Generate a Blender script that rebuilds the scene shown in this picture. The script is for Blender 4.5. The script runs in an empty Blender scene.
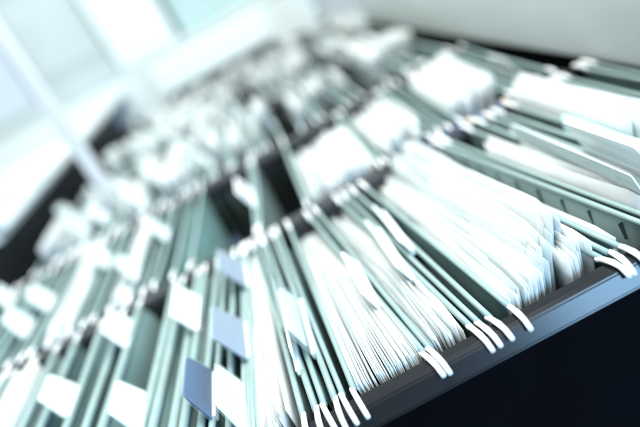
import bpy, bmesh, math, random
from mathutils import Vector, Matrix

# ------------------------------------------------------------------ camera, light, exposure
S = bpy.context.scene
C = S.collection
R = math.radians
random.seed(7)

CAM_POS = Vector((0.0, -0.31, 0.239))
PITCH, YAW, ROLL = R(21.3), R(-1.0), R(28.8)
fwd = Vector((math.sin(YAW) * math.cos(PITCH), math.cos(YAW) * math.cos(PITCH), -math.sin(PITCH)))
rgt = Vector((math.cos(YAW), -math.sin(YAW), 0.0))
upv = rgt.cross(fwd)
cx = math.cos(ROLL) * rgt - math.sin(ROLL) * upv
cy = math.sin(ROLL) * rgt + math.cos(ROLL) * upv
cam_data = bpy.data.cameras.new("camera")
cam = bpy.data.objects.new("camera", cam_data)
C.objects.link(cam)
rot = Matrix((cx, cy, -fwd)).transposed()
cam.matrix_world = Matrix.Translation(CAM_POS) @ rot.to_4x4()
cam_data.sensor_width = 36.0
cam_data.lens = 622.0 / 640.0 * 36.0
cam_data.clip_start = 0.01
cam_data.clip_end = 100.0
cam_data.dof.use_dof = True
cam_data.dof.focus_distance = 0.400
cam_data.dof.aperture_fstop = 2.3
cam_data.dof.aperture_blades = 0
S.camera = cam

world = bpy.data.worlds.new("World")
S.world = world
world.use_nodes = True
bg = world.node_tree.nodes["Background"]
bg.inputs[0].default_value = (0.86, 0.97, 0.96, 1)
bg.inputs[1].default_value = 0.56


def area(name, loc, target, sx, sy, power, col):
    l = bpy.data.lights.new(name, "AREA")
    l.shape = "RECTANGLE"
    l.size, l.size_y, l.energy, l.color = sx, sy, power, col
    o = bpy.data.objects.new(name, l)
    C.objects.link(o)
    o.location = loc
    o.rotation_euler = (Vector(target) - Vector(loc)).to_track_quat("-Z", "Y").to_euler()
    return o


area("ceiling_light", (0.16, 0.52, 1.65), (-0.05, 0.70, 0), 1.4, 1.7, 104, (0.97, 1.0, 0.985))
area("rail_sheen_light", (0.66, -1.40, 0.44), (0.14, 0.0, 0.0), 0.48, 0.6, 40, (0.36, 0.66, 1.0))  # unseen blue lamp, added to give the front rail its sheen

S.view_settings.view_transform = "Standard"
S.view_settings.look = "None"
S.view_settings.exposure = 0.0
S.view_settings.gamma = 1.0
S.render.engine = "CYCLES"
S.cycles.use_denoising = True
S.cycles.max_bounces = 8
S.cycles.transparent_max_bounces = 24


# ------------------------------------------------------------------ materials
def mat(name, col, rough=0.6, metal=0.0, spec=0.4, var=0.0, scale=40.0, stretch=(1, 1, 1), bump=0.0, col2=None, sss=0.0):
    m = bpy.data.materials.new(name)
    m.use_nodes = True
    nt = m.node_tree
    b = nt.nodes["Principled BSDF"]
    b.inputs["Roughness"].default_value = rough
    b.inputs["Metallic"].default_value = metal
    b.inputs["Specular IOR Level"].default_value = spec
    tc = nt.nodes.new("ShaderNodeTexCoord")
    mp = nt.nodes.new("ShaderNodeMapping")
    mp.inputs["Scale"].default_value = stretch
    nt.links.new(tc.outputs["Object"], mp.inputs["Vector"])
    ns = nt.nodes.new("ShaderNodeTexNoise")
    ns.inputs["Scale"].default_value = scale
    ns.inputs["Detail"].default_value = 5.0
    nt.links.new(mp.outputs[0], ns.inputs["Vector"])
    mx = nt.nodes.new("ShaderNodeMix")
    mx.data_type = "RGBA"
    c2 = col2 if col2 else tuple(c * (1 - var) for c in col)
    mx.inputs["A"].default_value = (*col, 1)
    mx.inputs["B"].default_value = (*c2, 1)
    rp = nt.nodes.new("ShaderNodeMapRange")
    rp.inputs["From Min"].default_value = 0.35
    rp.inputs["From Max"].default_value = 0.7
    nt.links.new(ns.outputs["Fac"], rp.inputs["Value"])
    nt.links.new(rp.outputs[0], mx.inputs["Factor"])
    nt.links.new(mx.outputs["Result"], b.inputs["Base Color"])
    if bump:
        bp = nt.nodes.new("ShaderNodeBump")
        bp.inputs["Strength"].default_value = bump
        bp.inputs["Distance"].default_value = 0.001
        nt.links.new(ns.outputs["Fac"], bp.inputs["Height"])
        nt.links.new(bp.outputs[0], b.inputs["Normal"])
    return m


def translucent(m, amount):
    """paper lets some light through"""
    nt = m.node_tree
    b = nt.nodes["Principled BSDF"]
    out = nt.nodes["Material Output"]
    t = nt.nodes.new("ShaderNodeBsdfTranslucent")
    nt.links.new(b.inputs["Base Color"].links[0].from_socket, t.inputs[0])
    ms = nt.nodes.new("ShaderNodeMixShader")
    ms.inputs[0].default_value = amount
    nt.links.new(b.outputs[0], ms.inputs[1])
    nt.links.new(t.outputs[0], ms.inputs[2])
    nt.links.new(ms.outputs[0], out.inputs[0])


def clear_plastic(name, tint, opacity):
    m = bpy.data.materials.new(name)
    m.use_nodes = True
    nt = m.node_tree
    b = nt.nodes["Principled BSDF"]
    out = nt.nodes["Material Output"]
    b.inputs["Base Color"].default_value = (*tint, 1)
    b.inputs["Roughness"].default_value = 0.12
    b.inputs["Specular IOR Level"].default_value = 0.6
    tr = nt.nodes.new("ShaderNodeBsdfTransparent")
    tr.inputs[0].default_value = (0.94, 0.98, 0.97, 1)
    lw = nt.nodes.new("ShaderNodeLayerWeight")
    lw.inputs["Blend"].default_value = 0.12
    ad = nt.nodes.new("ShaderNodeMath")
    ad.operation = "ADD"
    ad.use_clamp = True
    ad.inputs[1].default_value = opacity
    nt.links.new(lw.outputs["Facing"], ad.inputs[0])
    ms = nt.nodes.new("ShaderNodeMixShader")
    nt.links.new(ad.outputs[0], ms.inputs[0])
    nt.links.new(tr.outputs[0], ms.inputs[1])
    nt.links.new(b.outputs[0], ms.inputs[2])
    nt.links.new(ms.outputs[0], out.inputs[0])
    return m


def label_mat(name, col, ink, amount):
    """card with faint illegible pen strokes running along the card"""
    m = mat(name, col, 0.55, var=0.05, scale=60)
    nt = m.node_tree
    b = nt.nodes["Principled BSDF"]
    src = b.inputs["Base Color"].links[0].from_socket
    tc = nt.nodes.new("ShaderNodeTexCoord")
    mp = nt.nodes.new("ShaderNodeMapping")
    mp.inputs["Scale"].default_value = (1, 420, 210)
    nt.links.new(tc.outputs["Object"], mp.inputs["Vector"])
    n = nt.nodes.new("ShaderNodeTexNoise")
    n.inputs["Scale"].default_value = 1.0
    n.inputs["Detail"].default_value = 2.0
    n.inputs["Distortion"].default_value = 1.2
    nt.links.new(mp.outputs[0], n.inputs["Vector"])
    w = nt.nodes.new("ShaderNodeTexWave")
    w.bands_direction = "Z"
    w.inputs["Scale"].default_value = 48.0
    w.inputs["Distortion"].default_value = 0.6
    nt.links.new(tc.outputs["Object"], w.inputs["Vector"])
    a = nt.nodes.new("ShaderNodeMath"); a.operation = "GREATER_THAN"; a.inputs[1].default_value = 0.54
    nt.links.new(n.outputs["Fac"], a.inputs[0])
    c = nt.nodes.new("ShaderNodeMath"); c.operation = "GREATER_THAN"; c.inputs[1].default_value = 0.62
    nt.links.new(w.outputs["Fac"], c.inputs[0])
    d = nt.nodes.new("ShaderNodeMath"); d.operation = "MULTIPLY"
    nt.links.new(a.outputs[0], d.inputs[0]); nt.links.new(c.outputs[0], d.inputs[1])
    e = nt.nodes.new("ShaderNodeMath"); e.operation = "MULTIPLY"; e.inputs[1].default_value = amount
    nt.links.new(d.outputs[0], e.inputs[0])
    mx = nt.nodes.new("ShaderNodeMix"); mx.data_type = "RGBA"
    mx.inputs["B"].default_value = (*ink, 1)
    nt.links.new(src, mx.inputs["A"])
    nt.links.new(e.outputs[0], mx.inputs["Factor"])
    nt.links.new(mx.outputs["Result"], b.inputs["Base Color"])
    return m


M = {}
M["paper"] = mat("paper", (0.74, 0.775, 0.77), 0.75, spec=0.2, var=0.20, scale=150, stretch=(1, .06, .5))
M["paper_cool"] = mat("paper_cool", (0.60, 0.665, 0.655), 0.75, spec=0.2, var=0.22, scale=150, stretch=(1, .06, .5))
M["paper_grey"] = mat("paper_grey", (0.40, 0.46, 0.455), 0.75, spec=0.2, var=0.14, scale=25)
for k_ in ("paper", "paper_cool", "paper_grey"):
    translucent(M[k_], 0.35)
M["card"] = mat("card_teal", (0.130, 0.208, 0.198), 0.62, spec=0.35, var=0.16, scale=55, stretch=(1, .4, 1), bump=.15)
M["card_pale"] = mat("card_pale_teal", (0.215, 0.295, 0.283), 0.6, spec=0.35, var=0.14, scale=55, stretch=(1, .4, 1), bump=.15)
M["card_bright"] = mat("card_turquoise", (0.24, 0.41, 0.39), 0.6, spec=0.35, var=0.12, scale=45, bump=.1)
M["sheet_aqua"] = mat("sheet_aqua", (0.50, 0.74, 0.73), 0.4, var=0.06)
M["bead"] = mat("bead", (0.215, 0.30, 0.288), 0.45, spec=0.5, var=0.10, scale=80)
M["hook"] = mat("hook_plastic", (0.84, 0.86, 0.855), 0.3, spec=0.5, var=0.05, scale=90)
M["slot"] = mat("slot_dark", (0.05, 0.075, 0.073), 0.8)
M["rail"] = mat("rail_metal", (0.018, 0.019, 0.021), 0.35, metal=0.0, spec=0.5, var=0.15, scale=30, stretch=(.2, 4, 4))
M["rail_front"] = mat("rail_front", (0.008, 0.009, 0.011), 0.24, metal=0.0, spec=0.27, var=0.1, scale=40, stretch=(.15, 6, 6))
M["strip"] = mat("strip_blue", (0.07, 0.105, 0.18), 0.35, var=0.25, scale=60)
M["strip_tan"] = mat("strip_tan", (0.62, 0.50, 0.42), 0.5, var=0.2, scale=60)
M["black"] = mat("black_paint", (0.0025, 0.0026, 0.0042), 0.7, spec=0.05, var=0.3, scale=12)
M["inside"] = mat("inside_shade", (0.035, 0.033, 0.034), 0.6, var=0.3, scale=12)  # shade put into the colour, keeps gaps between the files dark
M["grey"] = mat("grey_steel", (0.60, 0.66, 0.645), 0.42, spec=0.4, var=0.16, scale=5, stretch=(1, .35, 2.2), bump=.02)
M["panel_grey"] = mat("panel_grey", (0.55, 0.58, 0.595), 0.5, var=0.08, scale=4)
M["white_steel"] = mat("white_steel", (0.74, 0.78, 0.78), 0.4, var=0.05, scale=6)
M["mauve_steel"] = mat("mauve_steel", (0.60, 0.60, 0.605), 0.45, var=0.05, scale=6)
M["box_blue"] = mat("box_grey_blue", (0.42, 0.48, 0.485), 0.6, var=0.12, scale=5)
M["box_white"] = mat("box_white", (0.62, 0.69, 0.69), 0.6, var=0.05, scale=5)
M["box_teal"] = mat("box_teal", (0.36, 0.48, 0.48), 0.6, var=0.12, scale=5)
M["wall"] = mat("wall_paint", (0.80, 0.85, 0.85), 0.8, var=0.05, scale=2)
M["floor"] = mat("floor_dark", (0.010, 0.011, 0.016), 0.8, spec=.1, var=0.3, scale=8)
M["clear"] = clear_plastic("clear_plastic", (0.45, 0.50, 0.495), 0.02)
M["milky"] = clear_plastic("milky_plastic", (0.88, 0.90, 0.91), 0.55)
M["lab_white"] = label_mat("label_white", (0.86, 0.875, 0.875), (0.45, 0.62, 0.72), 0.55)
M["lab_blue"] = label_mat("label_blue", (0.028, 0.085, 0.215), (0.03, 0.05, 0.12), 0.4)
M["lab_lav"] = label_mat("label_lavender", (0.21, 0.25, 0.345), (0.2, 0.25, 0.42), 0.4)
M["lab_clear"] = label_mat("label_pale", (0.66, 0.76, 0.75), (0.5, 0.6, 0.6), 0.3)


# ------------------------------------------------------------------ mesh helpers
def obj(name, bm, m, parent=None, smooth=False):
    me = bpy.data.meshes.new(name)
    bm.to_mesh(me)
    bm.free()
    if smooth:
        for p in me.polygons:
            p.use_smooth = True
    me.materials.append(M[m] if isinstance(m, str) else m)
    o = bpy.data.objects.new(name, me)
    C.objects.link(o)
    if parent:
        o.parent = parent
    return o


def tag(o, label=None, cat=None, group=None, kind=None):
    if label: o["label"] = label
    if cat: o["category"] = cat
    if group: o["group"] = group
    if kind: o["kind"] = kind
    return o


def thing(name, loc, label, cat, group=None):
    o = bpy.data.objects.new(name, None)
    o.empty_display_size = 0.02
    C.objects.link(o)
    o.location = loc
    return tag(o, label, cat, group)


def box(bm, x0, x1, y0, y1, z0, z1, bev=0.0):
    r = bmesh.ops.create_cube(bm, size=1.0)
    for v in r["verts"]:
        v.co = Vector(((x0 + x1) / 2 + v.co.x * (x1 - x0), (y0 + y1) / 2 + v.co.y * (y1 - y0), (z0 + z1) / 2 + v.co.z * (z1 - z0)))
    if bev:
        es = list({e for v in r["verts"] for e in v.link_edges})
        bmesh.ops.bevel(bm, geom=es, offset=bev, segments=3, profile=0.5, affect="EDGES")
    return bm


def extrude_x(bm, prof, x0, x1, bev=0.0):
    """closed (y, z) outline extruded along x"""
    vs = [bm.verts.new((x0, y, z)) for y, z in prof]
    f = bm.faces.new(vs)
    g = bmesh.ops.extrude_face_region(bm, geom=[f])
    nv = [e for e in g["geom"] if isinstance(e, bmesh.types.BMVert)]
    for v in nv: v.co.x += x1 - x0
    bmesh.ops.recalc_face_normals(bm, faces=bm.faces)
    if bev:
        bmesh.ops.bevel(bm, geom=list(bm.edges), offset=bev, segments=2, affect="EDGES")
    return bm


def grid_surface(bm, fn, nu, nv, thick=0.0, tdir=Vector((1, 0, 0))):
    """fn(u,v)->Vector, u,v in 0..1; with thick a closed slab"""
    A = [[bm.verts.new(fn(i / nu, j / nv)) for j in range(nv + 1)] for i in range(nu + 1)]
    for i in range(nu):
        for j in range(nv):
            bm.faces.new((A[i][j], A[i + 1][j], A[i + 1][j + 1], A[i][j + 1]))
    if thick:
        B = [[bm.verts.new(A[i][j].co + tdir * thick) for j in range(nv + 1)] for i in range(nu + 1)]
        for i in range(nu):
            for j in range(nv):
                bm.faces.new((B[i][j], B[i][j + 1], B[i + 1][j + 1], B[i + 1][j]))
        for i in range(nu):
            bm.faces.new((A[i][0], B[i][0], B[i + 1][0], A[i + 1][0]))
            bm.faces.new((A[i][nv], A[i + 1][nv], B[i + 1][nv], B[i][nv]))
        for j in range(nv):
            bm.faces.new((A[0][j], A[0][j + 1], B[0][j + 1], B[0][j]))
            bm.faces.new((A[nu][j], B[nu][j], B[nu][j + 1], A[nu][j + 1]))
    return bm


def tube(bm, pts, rad, n=8):
    rings = []
    for k, p in enumerate(pts):
        p = Vector(p)
        d = (Vector(pts[min(k + 1, len(pts) - 1)]) - Vector(pts[max(k - 1, 0)])).normalized()
        a = d.cross(Vector((0, 0, 1))).normalized()
        b = a.cross(d)
        rings.append([bm.verts.new(p + rad * (math.cos(2 * math.pi * i / n) * a + math.sin(2 * math.pi * i / n) * b)) for i in range(n)])
    for k in range(len(rings) - 1):
        for i in range(n):
            bm.faces.new((rings[k][i], rings[k][(i + 1) % n], rings[k + 1][(i + 1) % n], rings[k + 1][i]))
    bm.faces.new(rings[0][::-1])
    bm.faces.new(rings[-1])
    return bm


def lerp(a, b, t):
    return a + (b - a) * t


# ------------------------------------------------------------------ setting
ROWY = [0.0, 0.33, 0.65, 1.03, 1.38, 1.73]
XL, XR = -0.52, 0.331

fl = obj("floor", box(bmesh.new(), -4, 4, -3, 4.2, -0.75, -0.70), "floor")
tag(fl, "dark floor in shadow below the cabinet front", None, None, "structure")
bk = obj("backdrop", box(bmesh.new(), -4, 4, 3.4, 3.45, -0.7, 3.0), "wall")
tag(bk, "pale wall far behind the cabinet", None, None, "structure")

cab = thing("filing_cabinet", (0, 0, -0.70), "wide grey filing cabinet with black rails carrying every hanging file", "cabinet")


def part(name, bm, m, parent, smooth=False):
    o = obj(name, bm, m, None, smooth)
    o.parent = parent
    o.matrix_parent_inverse = Matrix.Translation(parent.location).inverted()
    return o


# front rail: profile with a flat top and a face that leans outward
prof = [(0.005, -0.001), (-0.0045, -0.001), (-0.0070, -0.0028), (-0.0128, -0.0142), (-0.0118, -0.0165), (-0.004, -0.0165), (0.005, -0.009)]
part("rail", extrude_x(bmesh.new(), prof, XL, XR - 0.004, 0.0009), "rail_front", cab)
for k, y in enumerate(ROWY[1:]):
    w = 0.0130 if k == 0 else 0.0125
    bm = extrude_x(bmesh.new(), [(y + w, -0.001), (y - w, -0.001), (y - w - .003, -0.006), (y - w - .003, -0.026), (y + w + .002, -0.026), (y + w + .002, -0.005)], XL, XR - 0.03, 0.0015)
    part("rail", bm, "rail", cab)
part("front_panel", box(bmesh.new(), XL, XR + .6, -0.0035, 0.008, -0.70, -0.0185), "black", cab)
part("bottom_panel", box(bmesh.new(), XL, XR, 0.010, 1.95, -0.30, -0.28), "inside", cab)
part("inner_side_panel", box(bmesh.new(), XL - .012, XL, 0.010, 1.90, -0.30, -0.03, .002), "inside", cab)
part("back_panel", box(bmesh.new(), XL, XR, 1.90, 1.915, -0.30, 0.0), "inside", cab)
part("side_panel", box(bmesh.new(), XR, XR + .02, -0.03, 1.42, -0.006, 0.34, .004), "grey", cab)
part("gap_shade_board", box(bmesh.new(), XR + .004, XR + .016, 0.010, 1.90, -0.30, -0.007), "black", cab)  # black board put in for the shade of the gap below the grey panel
# coloured index strips lying on the second rail
x = 0.085
while x < 0.275:
    w = random.uniform(.012, .022)
    part("index_strip", box(bmesh.new(), x, x + w, 0.3215, 0.3365, 0.0, 0.0022, .0006), "strip", cab)
    x += w + random.uniform(.008, .014)
for x in (0.106, 0.139, 0.178, 0.222, 0.26):
    part("index_divider", box(bmesh.new(), x, x + .006, 0.3213, 0.3367, 0.0003, 0.0030, .0006), "strip_tan", cab)

# neighbouring low white cabinet on the left
low = thing("low_cabinet", (-0.95, 1.4, -0.70), "low white cabinet with a pale lip standing left of the file rows", "cabinet")
part("top_panel", box(bmesh.new(), -1.60, -0.474, 0.66, 2.05, 0.070, 0.098, .004), "panel_grey", low)
part("edge_lip", box(bmesh.new(), -0.472, -0.450, 0.66, 2.05, 0.086, 0.108, .004), "white_steel", low)
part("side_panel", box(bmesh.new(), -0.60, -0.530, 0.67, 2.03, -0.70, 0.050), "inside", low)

pan = thing("partition_panel", (-0.33, 0.80, -0.02), "tall pale partition panel with a slim white post, left of the third row", "partition")
part("upright_post", box(bmesh.new(), -0.346, -0.321, 0.795, 0.812, -0.02, 0.75, .003), "mauve_steel", pan)
part("panel", box(bmesh.new(), -0.95, -0.349, 0.800, 0.808, 0.225, 0.75, .002), "panel_grey", pan)


def storage_box(name, x0, x1, y0, y1, z0, z1, m, label, lidm=None):
    t = thing(name, ((x0 + x1) / 2, (y0 + y1) / 2, z0), label, "box", "boxes behind the last row")
    lh = min(0.06, (z1 - z0) * .25)
    part("carton", box(bmesh.new(), x0 + .004, x1 - .004, y0 + .004, y1 - .004, z0, z1 - lh, .004), m, t)
    part("lid", box(bmesh.new(), x0, x1, y0, y1, z1 - lh + .001, z1, .004), lidm or m, t)
    return t


storage_box("storage_box", -0.70, -0.43, 2.10, 2.40, 0.26, 0.62, "box_blue", "grey blue storage box high up at the far left behind the files")
storage_box("storage_box", -0.425, -0.185, 2.06, 2.36, 0.166, 0.62, "box_white", "bright white storage box between the grey blue and the turquoise boxes")
storage_box("storage_box", -0.175, 0.16, 2.16, 2.42, 0.165, 0.50, "box_teal", "turquoise storage box above the long white ledge behind the files")
led = thing("shelf_ledge", (-0.1, 1.86, -0.2), "long white ledge closing off the last blurred row of files", "shelf")
part("ledge_board", box(bmesh.new(), -0.30, 0.12, 1.80, 1.89, 0.035, 0.135, .006), "box_white", led)
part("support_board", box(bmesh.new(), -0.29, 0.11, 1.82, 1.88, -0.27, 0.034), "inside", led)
sup = thing("shelf_unit", (-0.3, 2.3, -0.7), "pale shelf unit carrying the three storage boxes behind the file rows", "shelf")
part("shelf_board", box(bmesh.new(), -1.0, -0.43, 2.07, 2.5, 0.235, 0.258, .003), "box_blue", sup)
part("shelf_board", box(bmesh.new(), -0.428, 0.3, 2.05, 2.5, 0.140, 0.163, .003), "box_white", sup)
part("back_board", box(bmesh.new(), -1.0, 0.3, 2.51, 2.53, -0.7, 0.9), "box_blue", sup)
part("lower_board", box(bmesh.new(), -1.0, -0.43, 2.075, 2.09, 0.10, 0.234), "box_blue", sup)
part("lower_board", box(bmesh.new(), -1.0, 0.3, 2.055, 2.07, -0.7, 0.139), "box_white", sup)

# ------------------------------------------------------------------ hanging files
HOOK_MESH = {}


def hook_bm(front, long):
    """white plastic hook end, local frame: rail edge at y=0, file at +y"""
    bm = bmesh.new()
    if long:
        up = [(0.012, 0.0026), (0.007, 0.0036), (-0.003, 0.0036), (-0.0088, 0.0008), (-0.0122, -0.0036), (-0.0132, -0.0060)]
        lo = [(-0.0118, -0.0070), (-0.0102, -0.0050), (-0.0072, -0.0014), (-0.0030, 0.0006), (0.007, 0.0004), (0.012, -0.0010)]
    else:
        up = [(0.022, 0.0020), (0.010, 0.0046), (-0.004, 0.0050), (-0.0085, 0.0030), (-0.0095, 0.0008)]
        lo = [(-0.0062, -0.0004), (-0.0040, 0.0008), (0.010, 0.0004), (0.022, -0.0016)]
    prof = up + lo
    extrude_x(bm, prof, -0.0016, 0.0016, 0.0005)
    if not front:
        for v in bm.verts: v.co.y = -v.co.y
        bmesh.ops.reverse_faces(bm, faces=bm.faces)
    return bm


def hook(parent, x, y, front, long, ang=0.0):
    key = (front, long)
    if key not in HOOK_MESH:
        o = obj("hook", hook_bm(front, long), "hook", None, True)
        HOOK_MESH[key] = o.data
    else:
        o = bpy.data.objects.new("hook", HOOK_MESH[key])
        C.objects.link(o)
    o.parent = parent
    o.location = Vector((x, y, 0.0)) - parent.location
    o.rotation_euler = (random.uniform(-.10, .03), 0, ang)
    return o


def rounded_tab(y0, y1, h, lean, th, inset=0.0, slope=0.004, xo=0.0, z0=0.0):
    """upright rounded plate in the file's plane; base at z0, top shifted by lean in x"""
    bm = bmesh.new()
    a, b = y0 + inset, y1 - inset
    zb, zt = z0 + inset, z0 + h - inset
    r = min(0.004, h * .2)
    pts = [(a, zb), (b, zb)]
    ya, yb = a + slope, b - slope
    for k in range(5):
        t = k / 4 * math.pi / 2
        pts.append((yb - r + r * math.cos(t), zt - r + r * math.sin(t)))
    for k in range(5):
        t = math.pi / 2 + k / 4 * math.pi / 2
        pts.append((ya + r + r * math.cos(t), zt - r + r * math.sin(t)))
    f0 = [bm.verts.new((xo + lean * (z - z0) / h - th / 2, y, z)) for y, z in pts]
    f1 = [bm.verts.new((xo + lean * (z - z0) / h + th / 2, y, z)) for y, z in pts]
    bm.faces.new(f0)
    bm.faces.new(f1[::-1])
    n = len(pts)
    for i in range(n):
        bm.faces.new((f0[i], f1[i], f1[(i + 1) % n], f0[(i + 1) % n]))
    bmesh.ops.recalc_face_normals(bm, faces=bm.faces)
    return bm


def side_sheet(parent, xf, xb, xm, y0, y1, m, ztop=0.0, deep=0.23, bow=0.0, seed=0, belly=0.0):
    rnd = random.Random(seed)
    p1, p2, am = rnd.uniform(0, 6.3), rnd.uniform(0, 6.3), rnd.uniform(.0006, .0018)

    def fn(u, v):
        y = lerp(y0, y1, u)
        xt = lerp(xf, xb, u)
        s = v * v * 0.75 + v * 0.25
        x = lerp(xt, xm, s) + belly * (1 - math.exp(-deep * s / .016)) * (.75 + .25 * math.sin(3 * u + p1)) + bow * math.sin(math.pi * u) * math.sin(math.pi * min(1, v * 1.3)) \
            + am * math.sin(5.5 * u + p1) * min(1, v * 5) + am * .6 * math.sin(13 * u + p2) * min(1, v * 5) * (1 - v)
        return Vector((x, y, ztop - deep * s))
    return part("side_sheet", grid_surface(bmesh.new(), fn, 18, 12, 0.0007), m, parent, True)


def hanging_file(row, xlf, xlb, xrf, xrb, label, group, tab=None, card="card", slots=False, seed=0, bow=0.0, rod=0.0025, belly=0.0):
    y0, y1 = ROWY[row], ROWY[row + 1]
    long = row == 0
    fy = y0 if long else y0 + 0.0125
    by = y1 - 0.0115
    xm = (xlf + xlb + xrf + xrb) / 4
    t = thing("hanging_file", (xm, (y0 + y1) / 2, -0.23), label, "hanging file", group)
    rnd = random.Random(seed * 31 + 5)
    for s, (xf, xb) in enumerate(((xlf, xlb), (xrf, xrb))):
        side_sheet(t, xf, xb, xm + (-.003 if s == 0 else .003), y0 + 0.021, y1 - 0.021, card, 0.0, bow=bow * (1 if s else -1), seed=seed * 2 + s, belly=belly if (s == 1) == (belly > 0) else 0.0)
        sag = rnd.uniform(.0005, .002)
        wob = rnd.uniform(-.0012, .0012)
        pts = []
        for k in range(13):
            u = k / 12
            yy = lerp(y0 + (0.009 if long else 0.022), y1 - 0.020, u)
            ux = (yy - y0) / (y1 - y0)
            pts.append((lerp(xf, xb, ux) + wob * math.sin(math.pi * u), yy, 0.0008 - sag * math.sin(math.pi * u)))
        part("edge_rod", tube(bmesh.new(), pts, rod * rnd.uniform(.9, 1.1), 8), "bead", t, True)
        ang = math.atan2(xf - xb, y1 - y0)
        hook(t, xf, fy, True, long, ang + rnd.uniform(-.12, .12))
        hook(t, xb, by, False, False, ang + rnd.uniform(-.05, .05))
    if slots:
        for k in range(9):
            bm = bmesh.new()
            u = .12 + k * .095
            yy = lerp(y0, y1, u)
            xx = lerp(xlf, xlb, u)
            bmesh.ops.create_cube(bm, size=1, matrix=Matrix.Translation((xx - .0006, yy, -0.0115)) @ Matrix.Rotation(R(-14), 4, "X") @ Matrix.Diagonal((.0042, .0006, .0120, 1)))
            part("tab_slot", bm, "slot", t)
    for tb_ in (tab if isinstance(tab, list) else [tab] if tab else []):
        side, ya, yb, h, lean, kind = tb_
        u = ((ya + yb) / 2 - y0) / (y1 - y0)
        bx = lerp(xlf, xlb, u) if side == 0 else lerp(xrf, xrb, u)
        shell = {"white": "clear", "blue": "clear", "lav": "clear", "clear": "clear", "milky": "milky"}[kind]
        o = part("tab", rounded_tab(ya, yb, h, lean, 0.0022, xo=bx, z0=0.0025), shell, t)
        if kind != "milky":
            cm = {"white": "lab_white", "blue": "lab_blue", "lav": "lab_lav", "clear": "lab_clear"}[kind]
            ins = 0.0016 if kind != "clear" else 0.007
            c = part("label_card", rounded_tab(ya, yb, h, lean, 0.0012, ins, xo=bx, z0=0.0025), cm, t)
            mi = c.matrix_parent_inverse.copy()
            c.parent = o
            c.matrix_parent_inverse = Matrix.Identity(4)
        # the tab's own slim foot gripping the edge
        part("tab_foot", box(bmesh.new(), bx - .0024, bx + .0024, ya + .004, yb - .004, -0.002, 0.0036, .0006), "milky", t)
    return t


def paper_stack(row, xlf, xlb, xrf, xrb, label, group, n, y0=None, y1=None, top=0.004, jit=0.005, lean=0.0, curl=0.0, rise=0.0, foot=0.0, slope=0.0,
                mats=("paper", "paper_cool", "paper_grey"), weights=(6, 3, 1), wave=.0012, seed=0, deep=.20, fjit=.012, cat="papers", fill=.72):
    rnd = random.Random(seed * 17 + 3)
    ry0, ry1 = ROWY[row], ROWY[row + 1]
    y0 = ry0 + .016 if y0 is None else y0
    y1 = ry1 - .022 if y1 is None else y1
    me_mats = [M[m] for m in mats]
    bm = bmesh.new()
    grp_off = 0.0
    fat = max(.00025, min(.0014, fill * (xrf - xlf) / n))
    for i in range(n):
        tt = (i + .5) / n + rnd.uniform(-.3, .3) / n
        a, b = y0 + rnd.uniform(0, fjit) * (1 if rnd.random() < .8 else 2), y1 - rnd.uniform(0, fjit)
        if rnd.random() < .18: grp_off = rnd.uniform(-1, 1)
        zt = top + rise * tt + jit * (.55 * grp_off + rnd.uniform(-.5, .5))
        tilt = rnd.uniform(-.006, .006) * min(1.0, jit / .006)
        p, q = rnd.uniform(0, 6.3), rnd.uniform(3, 8)
        am = wave * rnd.uniform(.3, 1.2)
        cu = curl * rnd.uniform(-.3, 1.0)
        ln = lean * rnd.uniform(.6, 1.3) + rnd.uniform(-.0015, .0015)
        mi = rnd.choices(range(len(mats)), weights)[0]

        def fn(u, v):
            y = lerp(a, b, u)
            ux = (y - ry0) / (ry1 - ry0)
            x = lerp(lerp(xlf, xlb, ux), lerp(xrf, xrb, ux), tt)
            xc = (xlf + xlb + xrf + xrb) / 4
            s = v * v * .6 + v * .4
            x = lerp(x + ln, lerp(x, xc, .6) + foot, s)
            x += am * math.sin(q * u + p) * (1 - s) + cu * math.exp(-u * 14) * (1 - .4 * s)
            ztop = zt + slope * max(0.0, u - .35) + tilt * (u - .5) - .0015 * math.sin(math.pi * u) - .003 * math.exp(-u * 60)
            return Vector((x, y, ztop - deep * s))
        nf = len(bm.faces)
        grid_surface(bm, fn, 14, 6, fat)
        bm.faces.ensure_lookup_table()
        for k in range(nf, len(bm.faces)): bm.faces[k].material_index = mi
    me = bpy.data.meshes.new("paper_stack")
    for v in bm.verts: v.co -= Vector(((xlf + xrf) / 2, (y0 + y1) / 2, -deep))
    bm.to_mesh(me)
    bm.free()
    for p_ in me.polygons: p_.use_smooth = True
    for m in me_mats: me.materials.append(m)
    o = bpy.data.objects.new("paper_stack", me)
    C.objects.link(o)
    o.location = ((xlf + xrf) / 2, (y0 + y1) / 2, -deep)
    return tag(o, label, cat, group)


G1, GP1 = "hanging files in the front row", "papers inside the front row files"
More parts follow.
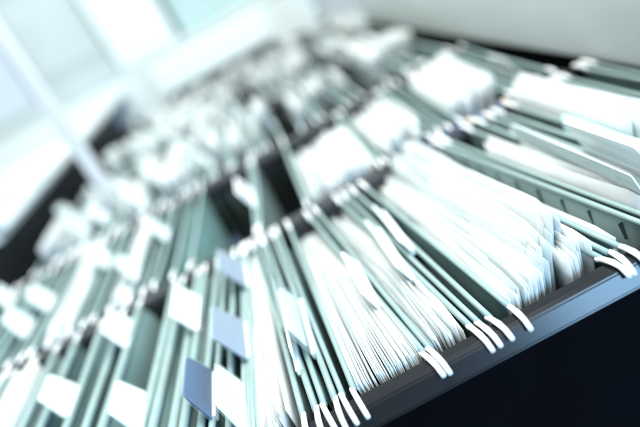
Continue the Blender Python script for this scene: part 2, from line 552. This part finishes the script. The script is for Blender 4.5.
# (xl front, xl back, xr front, xr back, label, tab(side, y0, y1, height, lean, kind), card, slots, bow)
T = "teal hanging file "
front = [
    (-.460, -.440, -.451, -.431, T + "at the left end of the front row", None, "card", 0, 0, 0.012),
    (-.415, -.400, -.406, -.391, T + "second from the left end of the front row", None, "card", 0, 0, 0.013),
    (-.372, -.360, -.340, -.332, T + "gaping around a white document at the lower left edge of the photo", None, "card_pale", 0, 0, 0.008),
    (-.318, -.306, -.285, -.275, T + "with the large blank white square tab at lower left", (1, .156, .207, .027, -.012, "white"), "card", 0, 0, 0.012),
    (-.262, -.248, -.246, -.228, T + "with a white tab near the rail, right of the large square tab", (1, .225, .283, .026, -.012, "white"), "card", 0, 0, 0.017),
    (-.206, -.185, -.195, -.175, "broad teal hanging file with a white tab cut off by the bottom edge", (0, .078, .132, .027, -.011, "white"), "card", 0, 0, 0.014),
    (-.176, -.156, -.167, -.148, "pale hanging file with a milky tab left of the lavender tabs", (1, .185, .255, .024, -.012, "milky"), "card_pale", 0, 0, 0.007),
    (-.152, -.132, -.143, -.124, "hanging file with the dark blue label tab in the front row", (1, .05, .112, .026, -.009, "blue"), "card", 0, 0, 0.005),
    (-.129, -.112, -.117, -.103, "hanging file with the tilted white label tab beside the dark blue tab", (1, .018, .078, .027, -.006, "white"), "card", 0, 0, 0.003),
    (-.113, -.100, -.110, -.097, "slim hanging file with the lavender label tab behind the dark blue tab", (0, .098, .160, .030, -.015, "lav"), "card", 0, 0, 0),
    (-.106, -.100, -.075, -.090, "pale hanging file gaping around smooth white papers at bottom centre", (0, .215, .275, .030, -.015, "lav"), "card_pale", 0, .002, .0),
    (-.066, -.082, -.060, -.077, "narrow hanging file with a slim white tab seen edge-on", (0, .05, .15, .018, .003, "milky"), "card", 0, 0, .0),
    (-.0525, -.067, -.047, -.061, "narrow hanging file with a half clear tab beside the streaky paper bundle", (0, .060, .150, .030, -.010, "clear"), "card", 0, 0, .0),
    (-.0395, -.047, .010, -.024, "wide hanging file holding the streaky pale paper bundle", (1, .075, .160, .016, -.0055, "milky"), "card", 0, .003, .0),
    (.0145, -.014, .043, .012, "hanging file around the crumpled grey papers in mid front row", (1, .085, .200, .016, -.007, "white"), "card", 0, .002, -0.002),
    (.0485, .021, .0560, .031, "half empty dark teal file with a long white tab, left of the big white bundle", (1, .125, .228, .013, -.006, "white"), "card", 0, 0, .0),
    (.0695, .043, .133, .100, "very wide hanging file bursting with bright white pages", None, "card", 0, .004, -0.004),
    (.139, .106, .147, .114, "teal hanging file right of the big white bundle, hooks near the right edge", None, "card", 0, .002, -0.003),
    (.171, .134, .178, .143, "teal hanging file with a row of dark slots along its edge", None, "card_pale", 1, .003, 0),
    (.192, .170, .199, .184, "teal hanging file with a long white tab behind the slotted file", (0, .03, .215, .024, -.004, "white"), "card", 0, 0, -0.004),
    (.211, .197, .224, .206, "teal hanging file with the tall slanted milky tab at right", (0, .045, .145, .032, -.012, "milky"), "card", 0, 0, -0.006),
    (.238, .222, .259, .247, "teal hanging file holding white and turquoise sheets near the grey side panel", None, "card", 0, .002, -0.005),
    (.281, .276, .290, .285, T + "with pale papers, second nearest the grey side panel in front", None, "card", 0, 0, -0.006),
    (.309, .307, .319, .316, T + "closest to the grey side panel in the front row", None, "card", 0, 0, .0),
]
for i, (a, b, c, d, lab, tb, cd, sl, bw, bl) in enumerate(front):
    hanging_file(0, a, b, c, d, lab, G1, tb, cd, sl, i + 1, bw, 0.0042 if a < -.17 else 0.003 if a < -.12 else 0.0022, bl)

P = paper_stack
P(0, -.366, -.355, -.345, -.337, "white document curving up at the lower left edge of the photo", GP1, 8, y0=.10, y1=.285, top=.018, jit=.006, rise=.004, seed=31, weights=(9, 1, 0), cat="document")
P(0, -.103, -.098, -.079, -.0915, "smooth bright white papers curving at bottom centre of the photo", GP1, 26, y0=.012, top=.004, jit=.006, lean=-.002, curl=-.003, wave=.002, slope=-.02, weights=(9, 2, 0), seed=34)
P(0, -.038, -.045, .0085, -.0255, "streaky bundle of pale papers in the widest file left of centre", GP1, 78, y0=.011, top=.003, jit=.0022, wave=.0005, slope=-.034, weights=(5, 4, 1), seed=35, fjit=.003, fill=1.3)
P(0, .0165, -.012, .041, .0105, "crumpled grey papers right of the streaky bundle", GP1, 26, y0=.014, top=.000, jit=.008, wave=.0022, slope=-.030, weights=(5, 4, 2), seed=36, fill=.95)
P(0, .0745, .056, .104, .073, "left half of the bright white page bundle in the bursting file", GP1, 30, y0=.012, y1=.318, top=.001, jit=.007, rise=.013, foot=-.030, curl=-.003, wave=.0026, slope=-.032, weights=(7, 5, 1), seed=37, fjit=.008)
P(0, .104, .074, .135, .101, "right half of the bright white page bundle with curled front edges", GP1, 18, y0=.026, y1=.310, top=.013, jit=.007, rise=.014, foot=-.045, curl=-.007, wave=.003, weights=(7, 5, 1), seed=38, fjit=.03)
P(0, .117, .090, .136, .104, "low white pages with square front ends right of the bright white bundle", GP1, 12, y0=.012, y1=.25, top=.004, jit=.008, rise=.004, foot=-.02, curl=-.004, seed=46, weights=(9, 3, 0))
P(0, .142, .108, .150, .118, "white pages in the file right of the bright white bundle", GP1, 10, y0=.06, y1=.305, top=-.003, jit=.006, rise=.002, foot=-.03, curl=-.003, wave=.003, weights=(9, 2, 0), seed=39, fjit=.03)
P(0, .150, .116, .162, .127, "white pages just left of the slotted file", GP1, 6, y0=.03, y1=.30, top=-.009, jit=.006, foot=-.02, seed=40, weights=(9, 2, 0))
P(0, .183, .152, .188, .160, "white sheets rising behind the slotted file", GP1, 5, y0=.03, y1=.25, top=.010, jit=.008, foot=-.02, seed=41, weights=(9, 2, 0))
P(0, .203, .188, .208, .194, "pale sheets behind the long white tab", GP1, 6, y0=.03, y1=.26, top=.0, jit=.008, foot=-.02, seed=42)
P(0, .240, .226, .254, .243, "white sheets in the file near the grey side panel", GP1, 8, y0=.10, y1=.312, top=.022, jit=.004, rise=.006, foot=-.03, seed=43, weights=(9, 2, 0))
sh = P(0, .229, .214, .232, .218, "turquoise sheet leaning beside white sheets near the grey side panel", GP1, 2, y0=.02, y1=.205, top=.012, jit=.001, foot=-.02, seed=44, mats=("sheet_aqua",), weights=(1,), cat="sheet")
P(0, .263, .256, .272, .266, "low grey sheets beside the last file of the front row", GP1, 4, top=-.012, seed=45, weights=(2, 4, 2))

# second row: a few wide, clearly different files by hand
G2, GP2 = "hanging files in the second row", "papers inside the second row files"
second = [
    (-.492, -.490, -.478, -.476, "teal hanging file at the very left end of the second row, white tab", (1, .55, .60, .032, -.010, "white"), "card", 0),
    (-.455, -.452, -.437, -.436, "tabless greenish hanging file, second from the left end of the second row", None, "card_bright", 0),
    (-.425, -.422, -.402, -.400, "third hanging file from the left end of the second row, white tab", (1, .40, .45, .032, -.010, "white"), "card", 0),
    (-.385, -.382, -.372, -.366, "fourth hanging file from the left end of the second row, white tab", (0, .45, .50, .032, -.012, "white"), "card", 0),
    (-.350, -.346, -.322, -.318, "hanging file with slanting white papers in the second row at left", None, "card", .002),
    (-.305, -.300, -.292, -.286, "teal hanging file right of the slanting white papers in the second row", (0, .49, .54, .032, -.012, "white"), "card", 0),
    (-.272, -.262, -.246, -.238, "hanging file with a white tab over the rail left of the dark gap", (1, .385, .435, .03, -.010, "white"), "card_pale", 0),
    (-.228, -.216, -.214, -.204, "slim teal hanging file in the second row, second left of the dark gap", (1, .47, .52, .03, -.012, "white"), "card", 0),
    (-.190, -.182, -.168, -.160, "bright turquoise hanging file beside the dark gap of the second row", None, "card_bright", 0),
    (-.084, -.074, -.079, -.069, "teal hanging file right of the dark gap, with a long milky tab", (0, .42, .50, .026, -.010, "milky"), "card_pale", 0),
    (-.020, -.014, .072, .078, "wide hanging file around the boxy white paper block", None, "card_pale", 0),
    (.080, .086, .137, .150, "hanging file with large white pages right of the boxy paper block", None, "card", 0),
    (.148, .157, .160, .170, "teal hanging file between the two large white page bundles", None, "card", 0),
    (.174, .184, .237, .255, "hanging file holding the large white upright sheet near the rail end", None, "card", .002),
    (.247, .262, .260, .274, "teal hanging file right of the large white upright sheet", None, "card", 0),
    (.272, .283, .290, .300, "teal hanging file beside the grey side panel in the second row", (0, .40, .46, .02, -.008, "milky"), "card", 0),
]
for i, (a, b, c, d, lab, tb, cd, bw) in enumerate(second):
    hanging_file(1, a, b, c, d, lab, G2, tb, cd, False, 100 + i, bw)
P(1, -.347, -.343, -.325, -.321, "slanting white papers in the second row at left", GP2, 14, top=.010, jit=.012, lean=-.010, seed=61, weights=(9, 2, 0))
P(1, -.270, -.260, -.249, -.241, "white papers left of the dark gap in the second row", GP2, 8, top=.004, jit=.008, lean=-.004, seed=62, weights=(9, 2, 0))
P(1, -.016, -.010, .069, .074, "boxy block of white papers standing in the second row", GP2, 44, y0=.358, y1=.535, top=.002, jit=.008, rise=.010, foot=-.03, wave=.0006, seed=63, weights=(10, 1, 0), fjit=.003)
P(1, .084, .092, .134, .148, "large white pages right of the boxy paper block", GP2, 30, y0=.347, y1=.58, top=.012, jit=.012, rise=.012, foot=-.03, fjit=.05, slope=-.02, seed=64, weights=(10, 1, 0))
P(1, .180, .190, .234, .252, "large white upright sheets near the right end of the second rail", GP2, 26, y0=.36, y1=.58, top=.016, jit=.010, rise=.010, foot=-.04, fjit=.04, seed=65, weights=(10, 1, 0))
P(1, -.155, -.148, -.150, -.143, "lone low blue document at the bottom of the dark gap in the second row", GP2, 3, y0=.42, y1=.60, top=-.075, jit=.01, seed=66, mats=("strip",), weights=(1,), deep=.15, cat="document")

# rows three to five, blurred: repeats
ORD = {2: "third", 3: "fourth", 4: "fifth"}
for row in (2, 3, 4):
    rnd = random.Random(500 + row)
    x = {2: -.468, 3: -.390, 4: -.350}[row]
    gf = "blurred hanging files in the %s row" % ORD[row]
    gp = "blurred papers in the %s row" % ORD[row]
    lf = "blurred teal hanging file with white tabs in the %s row from the front" % ORD[row]
    lp = "blurred white papers filling a file in the %s row from the front" % ORD[row]
    gaps = {2: [(.0, .022), (.158, .178)], 3: [(-.05, -.02), (.14, .165)], 4: [(.17, .19)]}[row]
    k = 0
    while x < .285:
        w = rnd.choice([.012, .018, .026, .034, .042])
        hit = [g for g in gaps if x + w > g[0] and x < g[1]]
        if hit:
            x = hit[0][1]
            gaps.remove(hit[0])
            continue
        o = rnd.uniform(-.008, .008)
        ya = ROWY[row] + rnd.choice([.02, .03, .05, .08, .12, .16])
        hanging_file(row, x, x + o, x + w, x + w + o, lf, gf,
                     [(rnd.choice([0, 1]), ya, ya + .055, rnd.uniform(.034, .050), rnd.uniform(-.024, .002), "white"),
                      (rnd.choice([0, 1]), ROWY[row] + .235 + rnd.uniform(0, .025), ROWY[row] + .29, rnd.uniform(.030, .044), rnd.uniform(-.024, .002), "white")], rnd.choice(["card", "card_pale"]), False, row * 100 + k, 0.0, 0.003)
        span = rnd.uniform(.10, .24)
        ys = ROWY[row] + .02 + rnd.uniform(0, .29 - span)
        P(row, x + .002, x + o + .002, x + w - .002, x + w + o - .002, lp, gp, max(6, int(w / .0022)), y0=ys, y1=ys + span, top=rnd.uniform(.018, .042), jit=.010,
          rise=rnd.uniform(-.01, .014), foot=rnd.uniform(-.02, .02), lean=rnd.uniform(-.008, .008), wave=.002, seed=row * 100 + k, weights=(9, 3, 0), fjit=.03)
        x += w + rnd.uniform(.006, .012)
        k += 1
